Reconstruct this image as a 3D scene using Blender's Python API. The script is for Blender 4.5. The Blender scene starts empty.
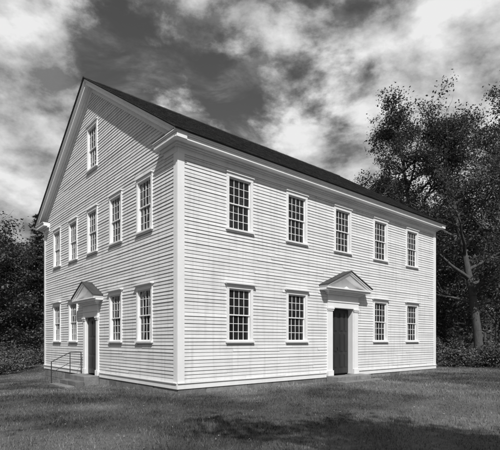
import bpy, math, random
import numpy as np
random.seed(7); rng=np.random.default_rng(7)
sc=bpy.context.scene
sc.view_settings.view_transform='Standard'; sc.view_settings.look='None'; sc.view_settings.exposure=0
EYE=1.5
ANG=math.atan2(441,517); CA,SA=math.cos(ANG),math.sin(ANG)
OX,OY=-2.0,12.25
L,W=14.6,12.5
def B2W(lx,ly): return (OX+CA*lx-SA*ly, OY+SA*lx+CA*ly)
def W2B(x,y):
    dx,dy=x-OX,y-OY
    return CA*dx+SA*dy, -SA*dx+CA*dy
# ---------------- noise
class VN:
    def __init__(s,seed): s.t=np.random.default_rng(seed).random((256,256))
    def __call__(s,x,y):
        xi=np.floor(x).astype(int); yi=np.floor(y).astype(int); fx=x-xi; fy=y-yi
        fx=fx*fx*(3-2*fx); fy=fy*fy*(3-2*fy); t=s.t
        a=t[xi%256,yi%256];b=t[(xi+1)%256,yi%256];c=t[xi%256,(yi+1)%256];d=t[(xi+1)%256,(yi+1)%256]
        return (a*(1-fx)+b*fx)*(1-fy)+(c*(1-fx)+d*fx)*fy
vn=VN(3)
def fbm(x,y,o=4):
    v=0;a=.5;n=0
    for i in range(o):
        v=v+a*vn(x*2**i+17*i,y*2**i+31*i); n+=a; a*=.5
    return v/n
def S(t): t=np.clip(t,0,1); return t*t*(3-2*t)
def gh(x,y):
    x=np.asarray(x,float);y=np.asarray(y,float)
    lx,ly=W2B(x,y)
    z=-0.42*S(ly/12.5)*S((3-lx)/4.5)
    d=np.maximum(np.maximum(-lx,lx-L),np.maximum(-ly,ly-W))
    far=S(d/3)
    z=z+far*((fbm(x*.25,y*.25,3)-.5)*.16)
    z=z+(fbm(x*1.3+9,y*1.3,2)-.5)*.035*S(d/.6)
    return z
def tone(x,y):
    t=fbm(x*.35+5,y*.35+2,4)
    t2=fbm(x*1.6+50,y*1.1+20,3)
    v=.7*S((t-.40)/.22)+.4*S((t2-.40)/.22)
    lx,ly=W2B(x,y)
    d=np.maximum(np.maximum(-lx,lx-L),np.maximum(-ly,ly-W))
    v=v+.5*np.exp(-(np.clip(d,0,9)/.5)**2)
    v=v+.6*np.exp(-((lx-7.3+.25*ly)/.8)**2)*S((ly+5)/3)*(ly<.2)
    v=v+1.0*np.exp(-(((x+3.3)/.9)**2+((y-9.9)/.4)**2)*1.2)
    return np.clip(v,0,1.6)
# ---------------- mesh helpers
def fast_mesh(name,V,F,mats,val=None,smooth=False,parent=None,attr='FACE'):
    V=np.asarray(V,np.float32);F=np.asarray(F,np.int32)
    me=bpy.data.meshes.new(name); n=F.shape[1]
    me.vertices.add(len(V)); me.vertices.foreach_set('co',V.ravel())
    me.loops.add(F.size); me.loops.foreach_set('vertex_index',F.ravel())
    me.polygons.add(len(F)); me.polygons.foreach_set('loop_start',np.arange(0,F.size,n,dtype=np.int32))
    try: me.polygons.foreach_set('loop_total',np.full(len(F),n,np.int32))
    except Exception: pass
    if smooth: me.polygons.foreach_set('use_smooth',np.ones(len(F),bool))
    me.update(calc_edges=True)
    if val is not None:
        a=me.attributes.new('val','FLOAT',attr); a.data.foreach_set('value',np.asarray(val,np.float32))
    for m in mats: me.materials.append(m)
    ob=bpy.data.objects.new(name,me); sc.collection.objects.link(ob)
    if parent: ob.parent=parent
    return ob
class MB:
    def __init__(s): s.v=[];s.f=[];s.m=[];s.val=[]
    def face(s,pts,m=0,val=1.0):
        b=len(s.v); s.v+= [tuple(p) for p in pts]; s.f.append(tuple(range(b,b+len(pts)))); s.m.append(m); s.val.append(val)
    def hexa(s,p,m=0,val=1.0):
        b=len(s.v); s.v+=[tuple(q) for q in p]
        for f in ((0,3,2,1),(4,5,6,7),(0,1,5,4),(1,2,6,5),(2,3,7,6),(3,0,4,7)):
            s.f.append(tuple(b+i for i in f)); s.m.append(m); s.val.append(val)
    def box(s,f,u0,u1,o0,o1,z0,z1,m=0,val=1.0):
        s.hexa([f(u0,o0,z0),f(u1,o0,z0),f(u1,o1,z0),f(u0,o1,z0),f(u0,o0,z1),f(u1,o0,z1),f(u1,o1,z1),f(u0,o1,z1)],m,val)
    def prism(s,f,pts,o0,o1,m=0,val=1.0):
        n=len(pts); b=len(s.v)
        s.v+=[f(u,o0,z) for u,z in pts]+[f(u,o1,z) for u,z in pts]
        s.f.append(tuple(b+i for i in range(n))); s.f.append(tuple(b+n+i for i in reversed(range(n))))
        for i in range(n):
            j=(i+1)%n; s.f.append((b+i,b+n+i,b+n+j,b+j))
        s.m+=[m]*(n+2); s.val+=[val]*(n+2)
    def obj(s,name,mats,parent=None,bevel=0):
        me=bpy.data.meshes.new(name); me.from_pydata(s.v,[],s.f); me.update()
        for m in mats: me.materials.append(m)
        me.polygons.foreach_set('material_index',np.array(s.m,np.int32))
        a=me.attributes.new('val','FLOAT','FACE'); a.data.foreach_set('value',np.array(s.val,np.float32))
        import bmesh
        bm=bmesh.new(); bm.from_mesh(me); bmesh.ops.recalc_face_normals(bm,faces=bm.faces); bm.to_mesh(me); bm.free()
        ob=bpy.data.objects.new(name,me); sc.collection.objects.link(ob)
        if parent: ob.parent=parent
        if bevel:
            md=ob.modifiers.new('b','BEVEL'); md.width=bevel; md.segments=2; md.limit_method='ANGLE'
        return ob
# ---------------- materials
def mat(name,base,rough=.6,var=.15,scale=3.0,stretch=(1,1,1),useval=False,bump=0,bscale=40,spec=.5,grime=0):
    m=bpy.data.materials.new(name); m.use_nodes=True; nt=m.node_tree; N=nt.nodes; Lk=nt.links
    p=N['Principled BSDF']; p.inputs['Roughness'].default_value=rough; p.inputs['Specular IOR Level'].default_value=spec
    tc=N.new('ShaderNodeTexCoord'); mp=N.new('ShaderNodeMapping'); mp.inputs['Scale'].default_value=stretch
    Lk.new(tc.outputs['Object'],mp.inputs['Vector'])
    n1=N.new('ShaderNodeTexNoise'); n1.inputs['Scale'].default_value=scale; n1.inputs['Detail'].default_value=6; n1.inputs['Roughness'].default_value=.65
    Lk.new(mp.outputs[0],n1.inputs['Vector'])
    mr=N.new('ShaderNodeMapRange'); mr.inputs['From Min'].default_value=.3; mr.inputs['From Max'].default_value=.7
    mr.inputs['To Min'].default_value=base*(1-var); mr.inputs['To Max'].default_value=base*(1+var)
    Lk.new(n1.outputs['Fac'],mr.inputs['Value']); out=mr.outputs[0]
    def mul(a,b):
        mu=N.new('ShaderNodeMath'); mu.operation='MULTIPLY'; Lk.new(a,mu.inputs[0]); Lk.new(b,mu.inputs[1]); return mu.outputs[0]
    if useval:
        at=N.new('ShaderNodeAttribute'); at.attribute_name='val'; out=mul(out,at.outputs['Fac'])
    if grime:
        m2=N.new('ShaderNodeMapping'); m2.inputs['Scale'].default_value=(5,5,.35); Lk.new(tc.outputs['Object'],m2.inputs['Vector'])
        g1=N.new('ShaderNodeTexNoise'); g1.inputs['Scale'].default_value=1.4; g1.inputs['Detail'].default_value=5; Lk.new(m2.outputs[0],g1.inputs['Vector'])
        r1=N.new('ShaderNodeMapRange'); r1.inputs['From Min'].default_value=.5; r1.inputs['From Max'].default_value=.8; r1.inputs['To Min'].default_value=1; r1.inputs['To Max'].default_value=1-grime; Lk.new(g1.outputs['Fac'],r1.inputs['Value'])
        out=mul(out,r1.outputs[0])
        m3=N.new('ShaderNodeMapping'); m3.inputs['Scale'].default_value=(1,1,5); Lk.new(tc.outputs['Object'],m3.inputs['Vector'])
        g2=N.new('ShaderNodeTexNoise'); g2.inputs['Scale'].default_value=9; g2.inputs['Detail'].default_value=8; g2.inputs['Roughness'].default_value=.75; Lk.new(m3.outputs[0],g2.inputs['Vector'])
        r2=N.new('ShaderNodeMapRange'); r2.inputs['From Min'].default_value=.62; r2.inputs['From Max'].default_value=.72; r2.inputs['To Min'].default_value=1; r2.inputs['To Max'].default_value=.68; Lk.new(g2.outputs['Fac'],r2.inputs['Value'])
        out=mul(out,r2.outputs[0])
    cc=N.new('ShaderNodeCombineColor')
    for i in range(3): Lk.new(out,cc.inputs[i])
    Lk.new(cc.outputs[0],p.inputs['Base Color'])
    if bump:
        n2=N.new('ShaderNodeTexNoise'); n2.inputs['Scale'].default_value=bscale; n2.inputs['Detail'].default_value=5
        Lk.new(mp.outputs[0],n2.inputs['Vector'])
        b=N.new('ShaderNodeBump'); b.inputs['Strength'].default_value=bump; b.inputs['Distance'].default_value=.02
        Lk.new(n2.outputs['Fac'],b.inputs['Height']); Lk.new(b.outputs[0],p.inputs['Normal'])
    return m
M_clap=mat('white_clapboard_paint',.72,.55,.08,1.1,(1,1,2.2),True,.14,30,grime=.2)
M_trim=mat('white_trim_paint',.8,.5,.05,2,(1,1,1),False,.06,25,grime=.08)
M_roof=mat('roof_shingle',.05,.9,.3,5,(1,1,1),True,.4,60)
M_stone=mat('granite',.26,.85,.3,4,(1,1,1),True,.6,30)
M_door=mat('dark_door_paint',.03,.45,.2,4,(1,1,.3),False,.1,20)
M_iron=mat('black_iron',.03,.5,.2,8)
M_bark=mat('bark',.07,.95,.4,3,(4,4,.8),False,1,8)
M_ground=mat('lawn_soil',.07,.95,.35,9,(1,1,1),True,.9,25)
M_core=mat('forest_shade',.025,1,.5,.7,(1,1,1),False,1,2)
def glassmat():
    m=mat('old_window_glass',.02,.04,.5,.8); nt=m.node_tree;N=nt.nodes
    n=N.new('ShaderNodeTexNoise'); n.inputs['Scale'].default_value=5; n.inputs['Detail'].default_value=1
    tc=N.new('ShaderNodeTexCoord'); nt.links.new(tc.outputs['Object'],n.inputs['Vector'])
    b=N.new('ShaderNodeBump'); b.inputs['Strength'].default_value=.3; b.inputs['Distance'].default_value=.02
    nt.links.new(n.outputs['Fac'],b.inputs['Height']); nt.links.new(b.outputs[0],N['Principled BSDF'].inputs['Normal'])
    return m
M_glass=glassmat()
def leafmat(name,base,trans=.3):
    m=bpy.data.materials.new(name); m.use_nodes=True; nt=m.node_tree;N=nt.nodes;Lk=nt.links
    p=N['Principled BSDF']; p.inputs['Roughness'].default_value=.55; p.inputs['Specular IOR Level'].default_value=.3
    at=N.new('ShaderNodeAttribute'); at.attribute_name='val'
    mu=N.new('ShaderNodeMath'); mu.operation='MULTIPLY'; mu.inputs[1].default_value=base; Lk.new(at.outputs['Fac'],mu.inputs[0])
    cc=N.new('ShaderNodeCombineColor')
    for i in range(3): Lk.new(mu.outputs[0],cc.inputs[i])
    Lk.new(cc.outputs[0],p.inputs['Base Color'])
    if trans:
        t=N.new('ShaderNodeBsdfTranslucent'); Lk.new(cc.outputs[0],t.inputs['Color'])
        mx=N.new('ShaderNodeMixShader'); mx.inputs[0].default_value=trans
        Lk.new(p.outputs[0],mx.inputs[1]); Lk.new(t.outputs[0],mx.inputs[2]); Lk.new(mx.outputs[0],N['Material Output'].inputs['Surface'])
    return m
M_leaf=leafmat('foliage',.088,.25); M_far=leafmat('far_foliage',.085,0); M_needle=leafmat('needles',.06,0); M_grass=leafmat('grass_blades',.12,0)
# ---------------- meetinghouse
H=bpy.data.objects.new('meetinghouse',None); sc.collection.objects.link(H)
H.location=(OX,OY,0); H.rotation_euler=(0,0,ANG)
FR=lambda u,o,z:(u,-o,z)
GA=lambda u,o,z:(-o,u,z)
BK=lambda u,o,z:(L-u,W+o,z)
GB=lambda u,o,z:(L+o,W-u,z)
SL=.645
def T(u):
    u=min(u,W-u); return 7.22+(u+.45)*SL
def umin(z):
    return max(0,(z-(7.22-.36))/SL-.45)
frontU=[2.2,4.75,7.3,9.85,12.4]; gabU=[1.95,4.1,6.25,8.4,10.55]
SW=.86
Z_LO=(1.5,3.10); Z_UP=(4.93,6.50); Z_AT=(8.15,9.75)
def wins(kind):
    out=[]
    if kind=='F':
        for i,u in enumerate(frontU):
            out.append((u,)+Z_UP)
            if i!=2: out.append((u,)+Z_LO)
    elif kind=='G':
        for i,u in enumerate(gabU):
            out.append((u,)+Z_UP)
            if i!=2: out.append((u,)+Z_LO)
        out.append((6.25,)+Z_AT)
    elif kind=='B':
        for u in frontU: out+= [(u,)+Z_UP,(u,)+Z_LO]
    elif kind=='G2':
        for u in gabU: out+= [(u,)+Z_UP,(u,)+Z_LO]
        out.append((6.25,)+Z_AT)
    return out
clap=MB(); trim=MB(); glass=MB(); door=MB()
EX=.104
def clapwall(f,Wd,holes,gable):
    z=.34; row=0
    ztop=11.2 if gable else 6.86
    while z<ztop:
        z1=z+EX
        if gable:
            a0,a1=umin(z),umin(z1); b0,b1=Wd-a0,Wd-a1
            if b0-a0<.15: break
            if b1<=a1: a1=b1=Wd/2
        else: a0=a1=0; b0=b1=Wd
        cuts=[]
        for (u0,u1,h0,h1) in holes:
            if z1>h0+.03 and z<h1-.03: cuts.append((u0,u1))
        cuts.sort(); segs=[]; cur=a0
        for c in cuts:
            if c[0]>cur: segs.append((cur,c[0]))
            cur=max(cur,c[1])
        segs.append((cur,b0))
        for (s0,s1) in segs:
            x=s0
            while x<s1-1e-4:
                nx=x+random.uniform(1.6,4.2)
                if s1-nx<.5: nx=s1
                ob=.024+random.uniform(-.004,.007); ot=.006
                sag=random.uniform(-.005,.005)
                v=1-abs(random.gauss(0,.05))
                if random.random()<.05: v*=.9
                tx0=max(x,a1) if x==a0 else x; tx1=min(nx,b1) if nx>=b0-1e-6 else nx
                if tx1<tx0: tx1=tx0
                clap.face([f(x,ob,z+sag),f(nx,ob,z-sag),f(tx1,ot,z1+.007),f(tx0,ot,z1+.007)],0,v)
                clap.face([f(x,ot-.004,z+sag),f(nx,ot-.004,z-sag),f(nx,ob,z-sag),f(x,ob,z+sag)],0,.7)
                if nx<s1: clap.face([f(nx-.002,ob+.0008,z),f(nx+.002,ob+.0008,z),f(nx+.002,ot+.0012,z1),f(nx-.002,ot+.0012,z1)],0,.45)
                x=nx
        z=z1; row+=1
def window(f,uc,z0,z1,w=SW,big=True):
    h=w/2; c=.095
    trim.box(f,uc-h-c,uc-h,-.09,.048,z0,z1)
    trim.box(f,uc+h,uc+h+c,-.09,.048,z0,z1)
    trim.box(f,uc-h-c-.004,uc+h+c+.004,-.09,.052,z1,z1+.11)
    if big:
        trim.box(f,uc-h-c-.035,uc+h+c+.035,0,.085,z1+.11,z1+.14)
        trim.box(f,uc-h-c-.07,uc+h+c+.07,0,.14,z1+.14,z1+.185)
    else:
        trim.box(f,uc-h-c-.03,uc+h+c+.03,0,.09,z1+.11,z1+.14)
    trim.box(f,uc-h-c-.03,uc+h+c+.03,-.09,.095,z0-.055,z0)
    trim.box(f,uc-h-c+.01,uc+h+c-.01,0,.045,z0-.10,z0-.055)
    zm=(z0+z1)/2
    for (a,b,o) in ((z0,zm+.02,-.075),(zm-.02,z1,-.045)):
        s=.038
        trim.box(f,uc-h,uc-h+s,o,o+.03,a,b); trim.box(f,uc+h-s,uc+h,o,o+.03,a,b)
        trim.box(f,uc-h+s,uc+h-s,o,o+.029,a,a+s); trim.box(f,uc-h+s,uc+h-s,o,o+.029,b-s,b)
        x0,x1,y0,y1=uc-h+s,uc+h-s,a+s,b-s
        for i in range(1,4):
            x=x0+(x1-x0)*i/4; trim.box(f,x-.009,x+.009,o+.002,o+.024,y0,y1)
        for j in range(1,3):
            y=y0+(y1-y0)*j/3; trim.box(f,x0,x1,o+.003,o+.022,y-.009,y+.009)
        for i in range(4):
            for j in range(3):
                p0=x0+(x1-x0)*i/4;p1=x0+(x1-x0)*(i+1)/4;q0=y0+(y1-y0)*j/3;q1=y0+(y1-y0)*(j+1)/3
                t1=random.gauss(0,.0025);t2=random.gauss(0,.0025);oo=o+.011
                glass.face([f(p0,oo-t1-t2,q0),f(p1,oo+t1-t2,q0),f(p1,oo+t1+t2,q1),f(p0,oo-t1+t2,q1)])
def wallset(f,Wd,kind,gable,doorspec=None):
    ws=wins(kind); holes=[(u-SW/2-.05,u+SW/2+.05,a-.05,b+.06) for u,a,b in ws]
    if doorspec: holes.append(doorspec)
    clapwall(f,Wd,holes,gable)
    for u,a,b in ws: window(f,u,a,b,big=(a<4))
FD=7.3; GD=6.35
wallset(FR,L,'F',False,(FD-.75,FD+.75,.2,3.0))
wallset(GA,W,'G',True,(GD-.62,GD+.62,.15,2.6))
wallset(BK,L,'B',False); wallset(GB,W,'G2',True)
for f,Wd in ((FR,L),(GA,W),(BK,L),(GB,W)):
    e=.036 if f in (FR,BK) else 0
    trim.box(f,-e,.19,0,.036+(0.002 if e else 0),.33,6.76); trim.box(f,Wd-.19,Wd+e,0,.036+(0.002 if e else 0),.33,6.76)
FT=.15
def skirt(f,Wd,e,door_u=None,dw=0):
    segs=[(-e,Wd+e)]
    if door_u: segs=[(-e,door_u-dw),(door_u+dw,Wd+e)]
    for a,b in segs:
        trim.box(f,a,b,0,.045,FT,.305); trim.box(f,a,b,0,.075,.305,.335)
skirt(FR,L,.045,FD,.99); skirt(GA,W,-.001,GD,.83); skirt(BK,L,.045); skirt(GB,W,-.001)
for f in (FR,BK):
    trim.box(f,-.03,L+.03,0,.042,6.74,6.93)
    trim.box(f,-.1,L+.1,0,.09,6.885,6.925)
    trim.box(f,-.14,L+.14,0,.15,6.93,6.985)
    trim.box(f,-.3,L+.3,-.1,.36,6.985,7.09)
    trim.box(f,-.325,L+.325,-.1,.39,7.09,7.13)
    trim.box(f,-.345,L+.345,-.1,.42,7.13,7.17)
def T2(u): return 7.22+(u+.45)*SL
for f in (GA,GB):
    for a,b,sg in ((.001,.85,1),(W-.85,W-.001,-1)):
        trim.box(f,a,b-.12,.0,.042,6.76,6.928); trim.box(f,a,b-.06,.0,.138,6.932,6.983)
        trim.box(f,a,b,0,.297,6.987,7.088); trim.box(f,a,b+.02*(sg>0),0,.322,7.091,7.128)
        trim.box(f,a,b,0,.342,7.131,7.168)
    for mir in (False,True):
        def rake(a,b,o0,o1,u0=-.4):
            pts=[(u0,T2(u0)-b),(6.25,T2(6.25)-b),(6.25,T2(6.25)-a),(u0,T2(u0)-a)]
            trim.prism(f,[((W-u) if mir else u,z) for u,z in pts],o0,o1)
        rake(.06,.105,-.05,.335,-.41); rake(.105,.15,-.05,.305,-.405); rake(.15,.27,-.05,.275,-.40)
        rake(.27,.31,0,.13,-.02); rake(.31,.46,0,.042,.0)
def surround(f,uc,hw,z0,zt,pw,zc,apex,pedhw,pout):
    for s in (-1,1):
        a=uc+s*hw; b=uc+s*(hw+pw); lo,hi=min(a,b),max(a,b)
        trim.box(f,lo,hi,-.26,.03,z0,zt)
        trim.box(f,lo+.03,hi-.02,.03,.07,z0+.2,zt-.12)
        trim.box(f,lo+.004,hi+.012,.03,.095,z0,z0+.2)
        trim.box(f,lo+.01,hi+.01,.03,.095,zt-.12,zt-.06); trim.box(f,lo-.01,hi+.03,.03,.115,zt-.06,zt)
    P=hw+pw
    h=zc-zt
    trim.box(f,uc-P,uc+P,-.26,.08,zt,zt+h*.35)
    trim.box(f,uc-P-.02,uc+P+.02,0,.105,zt+h*.35,zt+h*.42)
    trim.box(f,uc-P+.01,uc+P-.01,0,.075,zt+h*.42,zt+h*.8)
    trim.box(f,uc-P-.06,uc+P+.06,0,.16,zt+h*.8,zt+h*.9)
    trim.box(f,uc-P-.12,uc+P+.12,0,.22,zt+h*.9,zc)
    trim.box(f,uc-pedhw+.05,uc+pedhw-.05,0,pout-.05,zc,zc+.06); trim.box(f,uc-pedhw,uc+pedhw,0,pout,zc+.06,zc+.11)
    zb=zc+.11
    trim.prism(f,[(uc-pedhw+.15,zb),(uc+pedhw-.15,zb),(uc,apex-.1)],0,.07)
    for s in (-1,1):
        for (d0,d1,o) in ((.16,.10,pout-.08),(.10,.05,pout-.03),(.05,0,pout)):
            trim.prism(f,[(uc+s*pedhw,zb-d0+.06),(uc,apex-d0),(uc,apex-d1),(uc+s*pedhw,zb-d1+.06)],0,o)
        door.prism(f,[(uc+s*(pedhw+.03),zb+.06),(uc,apex+.003),(uc,apex+.035),(uc+s*(pedhw+.03),zb+.092)],0,pout+.03,1,1.0)
surround(FR,FD,.63,.2,2.75,.31,3.36,4.12,1.36,.42)
surround(GA,GD,.54,.2,2.42,.24,3.0,3.74,1.14,.38)
def leaf_door(f,a,b,z0,z1,o):
    door.box(f,a,b,o-.04,o,z0,z1)
    w=b-a; st=.1; rows=[(.09,.30),(.34,.62),(.66,.95)]
    for r0,r1 in rows:
        for k in range(2):
            x0=a+st*.8+k*(w-st*.6)/2; x1=min(a+(k+1)*(w-st*.4)/2,b-st*.8)
            zz0=z0+(z1-z0)*r0;zz1=z0+(z1-z0)*r1
            door.box(f,x0,x1,o,o+.012,zz0,zz1); door.box(f,x0+.03,x1-.03,o+.012,o+.022,zz0+.03,zz1-.03)
leaf_door(FR,FD-.63,FD-.006,.24,2.72,-.2); leaf_door(FR,FD+.006,FD+.63,.24,2.72,-.2)
leaf_door(GA,GD-.54,GD+.54,.24,2.4,-.05)
door.box(FR,FD-.08,FD-.05,-.2,-.14,1.2,1.25,2); door.box(GA,GD-.42,GD-.38,-.05,.01,1.2,1.25,2)
clap.obj('clapboard_walls',[M_clap],H)
trim.obj('trim_and_window_frames',[M_trim],H,.004)
glass.obj('window_glass',[M_glass],H)
door.obj('doors',[M_door,M_roof,M_iron],H)
roof=MB()
def roofside(mir):
    q=math.hypot(1,SL); n=(-SL/q,1/q)
    slen=(W/2+.45)*q; ce=.14; s=0
    X=lambda x,s_,h:(x,(-.45+s_/q+n[0]*h) if not mir else W-(-.45+s_/q+n[0]*h),7.165+s_*SL/q+n[1]*h)
    roof.hexa([X(-.36,0,0),X(L+.36,0,0),X(L+.36,slen,0),X(-.36,slen,0),X(-.36,0,.03),X(L+.36,0,.03),X(L+.36,slen,.03),X(-.36,slen,.03)],0,.8)
    while s<slen:
        e=min(s+ce*1.25,slen); x=-.385
        while x<L+.385:
            w=random.uniform(.16,.34); x1=min(x+w,L+.385); hh=.045+random.uniform(-.002,.006)
            v=random.uniform(.6,1.7); s0=s-(.02 if s==0 else random.uniform(0,.008))
            a,b=x+.002,x1-.002
            roof.hexa([X(a,s0,.031),X(b,s0,.031),X(b,e,.031),X(a,e,.031),X(a,s0,hh),X(b,s0,hh),X(b,e,.034),X(a,e,.034)],0,v)
            x=x1
        s+=ce
roofside(False);roofside(True)
for i in range(62):
    x=-.385+i*(L+.77)/62; x1=x+(L+.77)/62+.01; zz=T(6.25)
    for s in (-1,1):
        roof.hexa([(x,6.25,zz),(x1,6.25,zz),(x1,6.25+s*.16,zz-.103),(x,6.25+s*.16,zz-.103),(x,6.25,zz+.03+.004*(i%3)),(x1,6.25,zz+.03),(x1,6.25+s*.16,zz-.075),(x,6.25+s*.16,zz-.07)],0,random.uniform(.7,1.3))
for f in (GA,GB):
    for a,b in ((-.36,.87),(W-.87,W+.36)):
        roof.prism(f,[(a,7.17),(b,7.17),(b,7.185),(a,7.185)],0,.35)
roof.obj('roof',[M_roof],H)
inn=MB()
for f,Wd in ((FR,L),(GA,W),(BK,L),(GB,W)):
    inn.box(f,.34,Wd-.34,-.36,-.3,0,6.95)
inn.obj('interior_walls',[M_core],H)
fs=MB()
for f,Wd,e in ((FR,L,.02),(GA,W,0),(BK,L,.02),(GB,W,0)):
    for (z0,z1) in ((-.95,-.55),(-.55,-.2),(-.2,FT)):
        x=-e
        while x<Wd+e:
            w=random.uniform(.6,1.6); x1=min(x+w,Wd+e)
            if Wd+e-x1<.3:x1=Wd+e
            o=.012+random.uniform(0,.012)
            fs.box(f,x+.006,x1-.006,-.3,o,z0+.006,z1-.004,0,random.uniform(.45,.9)); x=x1
fs.obj('stone_foundation',[M_stone],H,.012)
st=MB()
def slabs(f,u0,u1,o0,o1,z0,z1,v,cuts):
    e=[u0]+[u0+(u1-u0)*c for c in cuts]+[u1]
    for a,b in zip(e[:-1],e[1:]):
        st.box(f,a+.004,b-.004,o0,o1+random.uniform(-.015,.015),z0,z1+random.uniform(-.006,.006),0,v*random.uniform(.85,1.12))
slabs(FR,FD-1.0,FD+1.0,.03,.62,-.2,.2,.85,[.55]); slabs(FR,FD-1.15,FD+1.2,.64,1.05,-.2,.055,.75,[.4])
slabs(GA,GD-.8,GD+.8,.03,.58,-.8,.2,.7,[]); slabs(GA,GD-.85,GD+.88,.605,.93,-.8,.03,.6,[.5]); slabs(GA,GD-.9,GD+.92,.955,1.3,-.8,-.12,.65,[.35])
st.obj('granite_steps',[M_stone],H,.02)
_cnt={}
def V_count(V):
    c,l=_cnt.get(id(V),(0,0))
    c+=sum(len(v) for v in V[l:]); _cnt[id(V)]=(c,len(V)); return c
_keep=[]
def newVF():
    V=[];F=[]; _keep.append(V); return V,F
def tube(V,F,p0,p1,r0,r1,n=6):
    p0=np.array(p0,float);p1=np.array(p1,float);d=p1-p0;l=np.linalg.norm(d)
    if l<1e-6:return
    d/=l; a=np.cross(d,[0,0,1] if abs(d[2])<.9 else [1,0,0]); a/=np.linalg.norm(a); b=np.cross(d,a)
    k=V_count(V)
    th=np.arange(n)*2*math.pi/n
    ring=np.outer(np.cos(th),a)+np.outer(np.sin(th),b)
    V.append(np.vstack([p0+ring*r0,p1+ring*r1]))
    i=np.arange(n);j=(i+1)%n
    F.append(np.stack([i,j,j+n,i+n],1)+k)
V,F=newVF(); uu=GD+.84
def P(o,z,u=uu): x,y=B2W(-o,u); return (x,y,z)
pts=[P(.12,.2),P(.12,1.05),P(.55,1.05),P(1.25,.7),P(1.25,-.2)]
for a,b in zip(pts[:-1],pts[1:]): tube(V,F,a,b,.018,.018)
tube(V,F,P(.12,.65),P(.55,.65),.012,.012); tube(V,F,P(.55,.65),P(1.25,.28),.012,.012); tube(V,F,P(.55,.2),P(.55,1.05),.016,.016)
fast_mesh('handrail',np.vstack(V),np.vstack(F),[M_iron],smooth=True)
# ---------------- ground
n=340; t=np.linspace(-1,1,n); c=np.sinh(t*5.2)/math.sinh(5.2)*900
gx,gy=np.meshgrid(c,c+13,indexing='ij'); V=np.stack([gx,gy,gh(gx,gy)],-1).reshape(-1,3)
idx=np.arange(n*n).reshape(n,n)
F=np.stack([idx[:-1,:-1],idx[1:,:-1],idx[1:,1:],idx[:-1,1:]],-1).reshape(-1,4)
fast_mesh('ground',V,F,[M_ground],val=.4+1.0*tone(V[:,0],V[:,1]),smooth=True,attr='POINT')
def clearmask(x,y):
    lx,ly=W2B(x,y)
    m=(lx>-.04)&(lx<L+.04)&(ly>-.04)&(ly<W+.04)
    m|=(abs(lx-FD)<1.15)&(ly<0)&(ly>-1.07)
    m|=(abs(ly-GD)<.9)&(lx<0)&(lx>-1.3)
    return ~m
NB=320000
r=4.0+(rng.random(NB)**1.25)*30; a=rng.uniform(-.95,.95,NB)
x=r*np.sin(a); y=r*np.cos(a); tn=tone(x,y)
lx,ly=W2B(x,y); dw=np.maximum(np.maximum(-lx,lx-L),np.maximum(-ly,ly-W))
keep=clearmask(x,y)&(rng.random(NB)<(.3+.9*fbm(x*2.2,y*2.2,3))*(1.15-.45*np.clip(tn,0,1.3))); x=x[keep];y=y[keep];r=r[keep];tn=tn[keep];dw=dw[keep]; N=len(x)
z=gh(x,y)
h=rng.uniform(.025,.06,N)*(.4+1.4*fbm(x*.9+3,y*.9,3))*(1+1.4*np.exp(-(dw/.2)**2)*rng.random(N))
w=(.0035+.00035*r); ang=rng.uniform(0,math.pi,N); la=rng.uniform(0,2*math.pi,N); le=h*rng.uniform(.1,.9,N)
dx,dy=np.cos(ang)*w,np.sin(ang)*w
V=np.empty((N,3,3)); V[:,0]=np.stack([x-dx,y-dy,z-.005],1);V[:,1]=np.stack([x+dx,y+dy,z-.005],1);V[:,2]=np.stack([x+np.cos(la)*le,y+np.sin(la)*le,z+h],1)
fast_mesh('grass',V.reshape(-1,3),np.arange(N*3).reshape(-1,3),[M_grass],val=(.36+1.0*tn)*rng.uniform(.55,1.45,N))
N=1500; x=rng.uniform(-9,12,N); y=rng.uniform(5,22,N); k=clearmask(x,y); x=x[k];y=y[k];N=len(x)
c=np.stack([x,y,gh(x,y)+.03],1); A=rng.normal(size=(N,3))*[1,1,.4]; A/=np.linalg.norm(A,axis=1)[:,None]; B=np.cross(A,[0,0,1]+rng.normal(size=(N,3))*.3); B/=np.linalg.norm(B,axis=1)[:,None]
s=rng.uniform(.010,.024,N)[:,None]
V=np.stack([c-A*s,c-B*s*.6,c+A*s,c+B*s*.6],1).reshape(-1,3)
fast_mesh('leaf_litter',V,np.arange(N*4).reshape(-1,4),[M_grass],val=rng.uniform(1.0,2.4,N))
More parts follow.
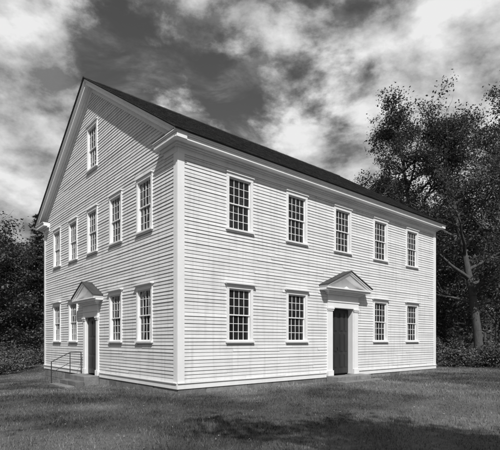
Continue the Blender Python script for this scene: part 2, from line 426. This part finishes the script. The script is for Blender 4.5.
# ---------------- trees
def quads(C,size,flat=.5,asp=.6,r=rng):
    N=len(C); n=r.normal(size=(N,3)); n[:,2]=abs(n[:,2])+flat; n/=np.linalg.norm(n,axis=1)[:,None]
    A=np.cross(n,r.normal(size=(N,3))); A/=np.linalg.norm(A,axis=1)[:,None]; B=np.cross(n,A)
    s=(size*r.uniform(.6,1.3,N))[:,None]
    return np.stack([C-A*s,C-B*s*asp,C+A*s,C+B*s*asp],1).reshape(-1,3)
def make_tree(name,x,y,Ht,spread,seed,base=.3,per=26,leaf=.085,lean=(0,0),clump=.33,thin=.25,nmain=20,up0=.25):
    R=random.Random(seed); r=np.random.default_rng(seed)
    z0=float(gh(x,y))-.1; V,F=newVF(); tips=[]
    def branch(p,d,ln,rad,dep,live):
        nseg=7 if dep==0 else (5 if dep==1 else 3); pts=[np.array(p,float)]; d=np.array(d,float); rs=[rad]
        for i in range(nseg):
            d=d+np.array([R.gauss(0,1),R.gauss(0,1),R.gauss(0,.6)])*(.05 if dep==0 else .17)
            if dep>0: d[2]+=.05
            d/=np.linalg.norm(d); pts.append(pts[-1]+d*ln/nseg); rs.append(rad*(1-(i+1)/nseg*.85)+.004)
        for i in range(nseg): tube(V,F,pts[i],pts[i+1],rs[i],rs[i+1],8 if dep==0 else (5 if dep==1 else 3))
        def at(t):
            k=min(int(t*nseg),nseg-1); return pts[k]+(pts[k+1]-pts[k])*(t*nseg-k), rs[k]
        nc={0:nmain,1:7,2:4,3:0}[dep]
        if dep>=2:
            for t in (.35,.7,1.0):
                if R.random()<live: tips.append(at(t)[0])
        for c in range(nc):
            t=(base+(1-base)*(c+R.random())/nc) if dep==0 else R.uniform(.25,1.0)
            t=min(t,.99); q,rr=at(t); lv=live
            if dep==0:
                az=c*2.4+R.uniform(-.4,.4); tt=(t-base)/(1-base)
                dd=np.array([math.cos(az),math.sin(az),up0+.9*tt])
                prof=(math.sin(math.pi*min(1,(.18+tt*.82)))*.75+.3)
                l2=spread*prof*R.uniform(.55,1.25)
            else:
                pd=pts[-1]-pts[0]; pd/=np.linalg.norm(pd)
                dd=pd+np.array([R.gauss(0,.65),R.gauss(0,.65),R.gauss(.1,.45)]); l2=ln*R.uniform(.35,.6)
                if dep==1: lv=.05 if R.random()<thin else 1.0
            dd/=np.linalg.norm(dd)
            branch(q,dd,l2,min(rr*.6,rad*.5),dep+1,lv)
    branch((x,y,z0),(lean[0],lean[1],1),Ht*.93,Ht*.018,0,1.0)
    Em=bpy.data.objects.new(name,None); sc.collection.objects.link(Em)
    fast_mesh('trunk_and_limbs',np.vstack(V),np.vstack(F),[M_bark],smooth=True,parent=Em)
    tp=np.array(tips)
    cv=r.uniform(.45,1.5,len(tp)); off=np.clip(r.normal(size=(len(tp)*per,3)),-1.7,1.7)
    C=np.repeat(tp,per,0)+off*clump*np.array([1,1,.55]); cv=np.repeat(cv,per)*r.uniform(.7,1.3,len(C))
    fast_mesh('foliage',quads(C,leaf,r=r),np.arange(len(C)*4).reshape(-1,4),[M_leaf],val=cv,parent=Em)
    return Em
def make_pine(name,x,y,Ht,rad,seed):
    R=random.Random(seed); r=np.random.default_rng(seed); z0=float(gh(x,y))-.1;C=[]
    V,F=newVF()
    top=np.array([x+R.gauss(0,.3),y+R.gauss(0,.3),z0+Ht]); b=np.array([x,y,z0])
    for i in range(8):
        tube(V,F,b+(top-b)*i/8,b+(top-b)*(i+1)/8,Ht*.016*(1-i/8)+.02,Ht*.016*(1-(i+1)/8)+.02,8)
    h=.12*Ht
    while h<Ht*.99:
        t=h/Ht; nb=R.randint(4,6); a0=R.random()*6
        for k in range(nb):
            a=a0+k*6.28/nb+R.uniform(-.3,.3); ln=rad*(1-t)**.75*R.uniform(.5,1.2)+.15
            p=b+(top-b)*t; up=R.uniform(-.1,.25); q=p
            for s in range(5):
                d=np.array([math.cos(a),math.sin(a),up-.05*s]); nq=q+d*ln/5
                tube(V,F,q,nq,.03*(1-s/5)+.006,.03*(1-(s+1)/5)+.006,3)
                m=int(8+18*ln/3)
                wdt=.1+.22*ln/3*(1-s/6)
                tt=r.random((m,1)); C.append(q+(nq-q)*tt+r.normal(size=(m,3))*[wdt,wdt,.06]); q=nq
        h+=R.uniform(.3,.55)
    C=np.vstack(C)
    Em=bpy.data.objects.new(name,None); sc.collection.objects.link(Em)
    fast_mesh('trunk_and_limbs',np.vstack(V),np.vstack(F),[M_bark],smooth=True,parent=Em)
    fast_mesh('needles',quads(C,.14,flat=.8,asp=.3,r=r),np.arange(len(C)*4).reshape(-1,4),[M_needle],val=r.uniform(.5,1.5,len(C)),parent=Em)
def px(xp,depth): return (xp-250)/441*depth
make_tree('added_shade_maple',px(422,33),33,19.4,5.0,11,base=.25,per=17,leaf=.078,clump=.31,thin=.2,nmain=24)
make_tree('added_shade_maple',px(480,29),29,17.3,4.8,12,base=.22,per=18,leaf=.075,clump=.30,thin=.17,nmain=23)
make_tree('added_shade_maple',px(396,40),40,16.4,4.6,16,base=.25,per=16,leaf=.10,clump=.36,thin=.25,nmain=19)
make_tree('added_shade_maple',px(455,44),44,14,5.5,13,base=.15,per=18,leaf=.12,clump=.42,thin=.2)
make_tree('added_shade_maple',px(520,33),33,20.5,5.5,14,base=.2,per=16,leaf=.085,clump=.34,thin=.15)
make_tree('added_shade_maple',px(497,50),50,13.5,5.5,15,base=.1,per=18,leaf=.14,clump=.45,thin=.2)
make_tree('oak_tree',px(8,40),40,9.4,4.2,21,base=.2,per=16,leaf=.10,clump=.34)
make_tree('oak_tree',px(38,46),46,10.4,4.6,23,base=.12,per=18,leaf=.12,clump=.38)
make_tree('oak_tree',px(-22,34),34,10.0,4.5,22,base=.15,per=16,leaf=.10,clump=.34)
make_pine('pine_tree',px(36,38),38,12.6,2.4,31)
make_pine('pine_tree',px(18,47),47,12,2.8,32)
make_pine('pine_tree',px(-8,43),43,10.5,3.0,33)
make_pine('pine_tree',px(446,40),40,10.5,3.0,34)
# unseen trees added behind the camera so their shadows dapple the near lawn
make_tree('added_shade_maple',-6.2,-4.0,12.6,4.0,41,base=.38,per=11,leaf=.10,clump=.38,thin=.45,nmain=14,up0=.5)
make_tree('added_shade_maple',3.8,-4.2,12.7,4.0,42,base=.4,per=11,leaf=.10,clump=.38,thin=.45,nmain=14,up0=.5)
def bush(name,x,y,sx,sy,sz,n,seed,leaf=.055):
    r=np.random.default_rng(seed); k=16
    cc=r.uniform(-1,1,(k,3))*[sx*.7,sy*.7,sz*.3]+[0,0,sz*.5]
    w=r.integers(0,k,n); d=r.normal(size=(n,3)); d/=np.linalg.norm(d,axis=1)[:,None]
    C=cc[w]+d*(r.random((n,1))**.5)*[sx*.36,sy*.38,sz*.4]*r.uniform(.6,1.5,(k,1))[w]
    C[:,2]=abs(C[:,2]); C+=[x,y,float(gh(x,y))]
    V,F=newVF()
    for i in range(k): tube(V,F,(x+cc[i,0]*.3,y+cc[i,1]*.3,float(gh(x,y))-.05),cc[i]+[x,y,float(gh(x,y))],.02,.008,4)
    Em=bpy.data.objects.new(name,None); sc.collection.objects.link(Em)
    fast_mesh('stems',np.vstack(V),np.vstack(F),[M_bark],parent=Em)
    fast_mesh('foliage',quads(C,leaf,r=r),np.arange(n*4).reshape(-1,4),[M_far],val=r.uniform(.6,1.4,n)*r.uniform(.6,1.4,k)[w],parent=Em)
bs=[(5,27,2.2,1.0,.9),(24,30,2.4,1.2,1.1),(-12,25,2,1,1.0),(40,33,2.2,1.2,1.4),(445,30,2.0,1.2,1.7),(470,26,2.2,1.1,1.1),(495,27,2.2,1.2,1.4),(520,25,2,1.2,1.2)]
for i,(xp,d,a,b_,c_) in enumerate(bs): bush('shrub',px(xp,d),d,a,b_,c_,5500,50+i)
r=np.random.default_rng(99); NT=330; Cs=[];vals=[]; V,F=newVF()
for i in range(NT):
    a=r.uniform(0,2*math.pi); R_=r.uniform(58,92); cx,cy=R_*math.sin(a),18+R_*math.cos(a); hh=r.uniform(8.5,13.5)
    if r.random()<.15: hh*=1.15
    tube(V,F,(cx,cy,-.5),(cx,cy,hh*.8),.25,.06,5)
    nc=26; t=r.random(nc); rad=r.uniform(2.4,3.8)*np.sin(np.pi*np.clip(.12+t*.83,0,1))**.6
    aa=r.uniform(0,6.28,nc); rr=rad*np.sqrt(r.random(nc)); cc=np.stack([cx+rr*np.cos(aa),cy+rr*np.sin(aa),hh*(.06+.94*t)],1)
    m=20; Cs.append(np.repeat(cc,m,0)+r.normal(size=(nc*m,3))*[.7,.7,.4]); vals.append(np.repeat(r.uniform(.5,1.4,nc),m)*r.uniform(.7,1.3,nc*m)*r.uniform(.6,1.2))
C=np.vstack(Cs); Em=bpy.data.objects.new('forest',None); sc.collection.objects.link(Em)
fast_mesh('trunks',np.vstack(V),np.vstack(F),[M_bark],parent=Em)
fast_mesh('foliage',quads(C,.3,r=r),np.arange(len(C)*4).reshape(-1,4),[M_far],val=np.concatenate(vals),parent=Em)
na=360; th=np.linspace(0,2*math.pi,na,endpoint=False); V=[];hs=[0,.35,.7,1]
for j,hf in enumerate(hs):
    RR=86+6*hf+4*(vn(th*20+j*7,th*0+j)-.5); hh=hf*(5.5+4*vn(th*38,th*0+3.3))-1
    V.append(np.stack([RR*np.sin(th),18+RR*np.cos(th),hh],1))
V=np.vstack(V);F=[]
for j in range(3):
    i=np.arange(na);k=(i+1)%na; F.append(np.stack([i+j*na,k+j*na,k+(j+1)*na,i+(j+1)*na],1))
fast_mesh('dark_forest_backdrop',V,np.vstack(F),[M_core],parent=Em)  # lumpy backdrop wall, its dark colour painted in as the forest's inner shade
# ---------------- sky
sd=np.array([.17,-.98]); sd/=np.linalg.norm(sd); EL=math.radians(48)
w=bpy.data.worlds.new('World'); sc.world=w; w.use_nodes=True; nt=w.node_tree;N=nt.nodes;Lk=nt.links
bg=N['Background']; bg.inputs['Strength'].default_value=.1
sky=N.new('ShaderNodeTexSky'); sky.sky_type='NISHITA'; sky.sun_disc=False; sky.sun_elevation=EL; sky.sun_rotation=math.atan2(sd[0],sd[1])
tc=N.new('ShaderNodeTexCoord')
def math_(op,a,b=None,c=None):
    m=N.new('ShaderNodeMath'); m.operation=op
    for i,q in enumerate((a,b,c)):
        if q is None: continue
        if isinstance(q,(int,float)): m.inputs[i].default_value=q
        else: Lk.new(q,m.inputs[i])
    return m.outputs[0]
sep=N.new('ShaderNodeSeparateColor'); Lk.new(sky.outputs[0],sep.inputs[0])
def noise(scale,detail,rough,off=(0,0,0),stretch=(1,1,1.7),dist=0):
    mp=N.new('ShaderNodeMapping'); mp.inputs['Location'].default_value=off; mp.inputs['Scale'].default_value=stretch
    Lk.new(tc.outputs['Generated'],mp.inputs['Vector']); n_=N.new('ShaderNodeTexNoise')
    n_.inputs['Scale'].default_value=scale; n_.inputs['Detail'].default_value=detail; n_.inputs['Roughness'].default_value=rough; n_.inputs['Distortion'].default_value=dist
    Lk.new(mp.outputs[0],n_.inputs['Vector']); return n_.outputs['Fac']
nb=noise(4.2,12,.57,(1.3,.4,.2),dist=.15)
nb2=noise(4.2,12,.57,(1.3,.36,.30),dist=.15)
nb3=noise(9,8,.6,(4.3,.4,2.2),dist=.1)
acc=math_('ADD',nb,math_('MULTIPLY',math_('SUBTRACT',nb3,.5),.3))
def blob(xp,yp,rad,amp):
    global acc
    d=np.array([(xp-250)/441,1,(341-yp)/441]); d/=np.linalg.norm(d)
    vm=N.new('ShaderNodeVectorMath'); vm.operation='DISTANCE'; Lk.new(tc.outputs['Generated'],vm.inputs[0]); vm.inputs[1].default_value=d
    mr=N.new('ShaderNodeMapRange'); mr.interpolation_type='SMOOTHSTEP'; mr.inputs['From Min'].default_value=rad; mr.inputs['From Max'].default_value=0; mr.inputs['To Min'].default_value=0; mr.inputs['To Max'].default_value=amp
    Lk.new(vm.outputs['Value'],mr.inputs['Value']); acc=math_('ADD',acc,mr.outputs[0])
for b_ in ((25,150,.30,.25),(10,50,.2,.13),(270,5,.30,.13),(455,50,.3,.14),(315,158,.09,.16),(370,178,.09,.16),(490,150,.2,.14),
           (105,40,.16,-.08),(345,115,.16,-.08),(185,60,.14,.05)): blob(*b_)
mr=N.new('ShaderNodeMapRange'); mr.interpolation_type='SMOOTHSTEP'; mr.inputs['From Min'].default_value=.46; mr.inputs['From Max'].default_value=.64; Lk.new(acc,mr.inputs['Value'])
# thin high wisps between the cumulus
wz=noise(5.5,9,.62,(7.1,2.2,.6),(1,1,3.2),dist=.5)
wr=N.new('ShaderNodeMapRange'); wr.interpolation_type='SMOOTHSTEP'; wr.inputs['From Min'].default_value=.44; wr.inputs['From Max'].default_value=.72; wr.inputs['To Max'].default_value=.42; Lk.new(wz,wr.inputs['Value'])
mask=math_('MAXIMUM',mr.outputs[0],wr.outputs[0])
shade=math_('ADD',math_('SUBTRACT',nb,nb2),math_('MULTIPLY',math_('SUBTRACT',nb3,.5),.45))
sh=N.new('ShaderNodeMapRange'); sh.inputs['From Min'].default_value=-.15; sh.inputs['From Max'].default_value=.15; sh.inputs['To Min'].default_value=2.0; sh.inputs['To Max'].default_value=8.4; Lk.new(shade,sh.inputs['Value'])
skyv=math_('MULTIPLY',sep.outputs[0],.8)
mx=N.new('ShaderNodeMix'); mx.data_type='FLOAT'; Lk.new(mask,mx.inputs[0]); Lk.new(skyv,mx.inputs[2]); Lk.new(sh.outputs[0],mx.inputs[3])
cc=N.new('ShaderNodeCombineColor')
for i in range(3): Lk.new(mx.outputs[0],cc.inputs[i])
Lk.new(cc.outputs[0],bg.inputs['Color'])
from mathutils import Vector
sl=bpy.data.lights.new('sun','SUN'); sl.energy=4.5; sl.angle=math.radians(.5); sl.color=(1,.995,.985)
so=bpy.data.objects.new('sun',sl); sc.collection.objects.link(so)
dv=Vector((sd[0]*math.cos(EL),sd[1]*math.cos(EL),math.sin(EL))); so.rotation_euler=dv.to_track_quat('Z','Y').to_euler()
cd=bpy.data.cameras.new('camera'); co=bpy.data.objects.new('camera',cd); sc.collection.objects.link(co)
co.location=(0,0,EYE); co.rotation_euler=(math.radians(90),0,0)
cd.sensor_width=36; cd.lens=441/500*36; cd.shift_y=116/500; cd.clip_end=3000; cd.clip_start=.1
sc.camera=co
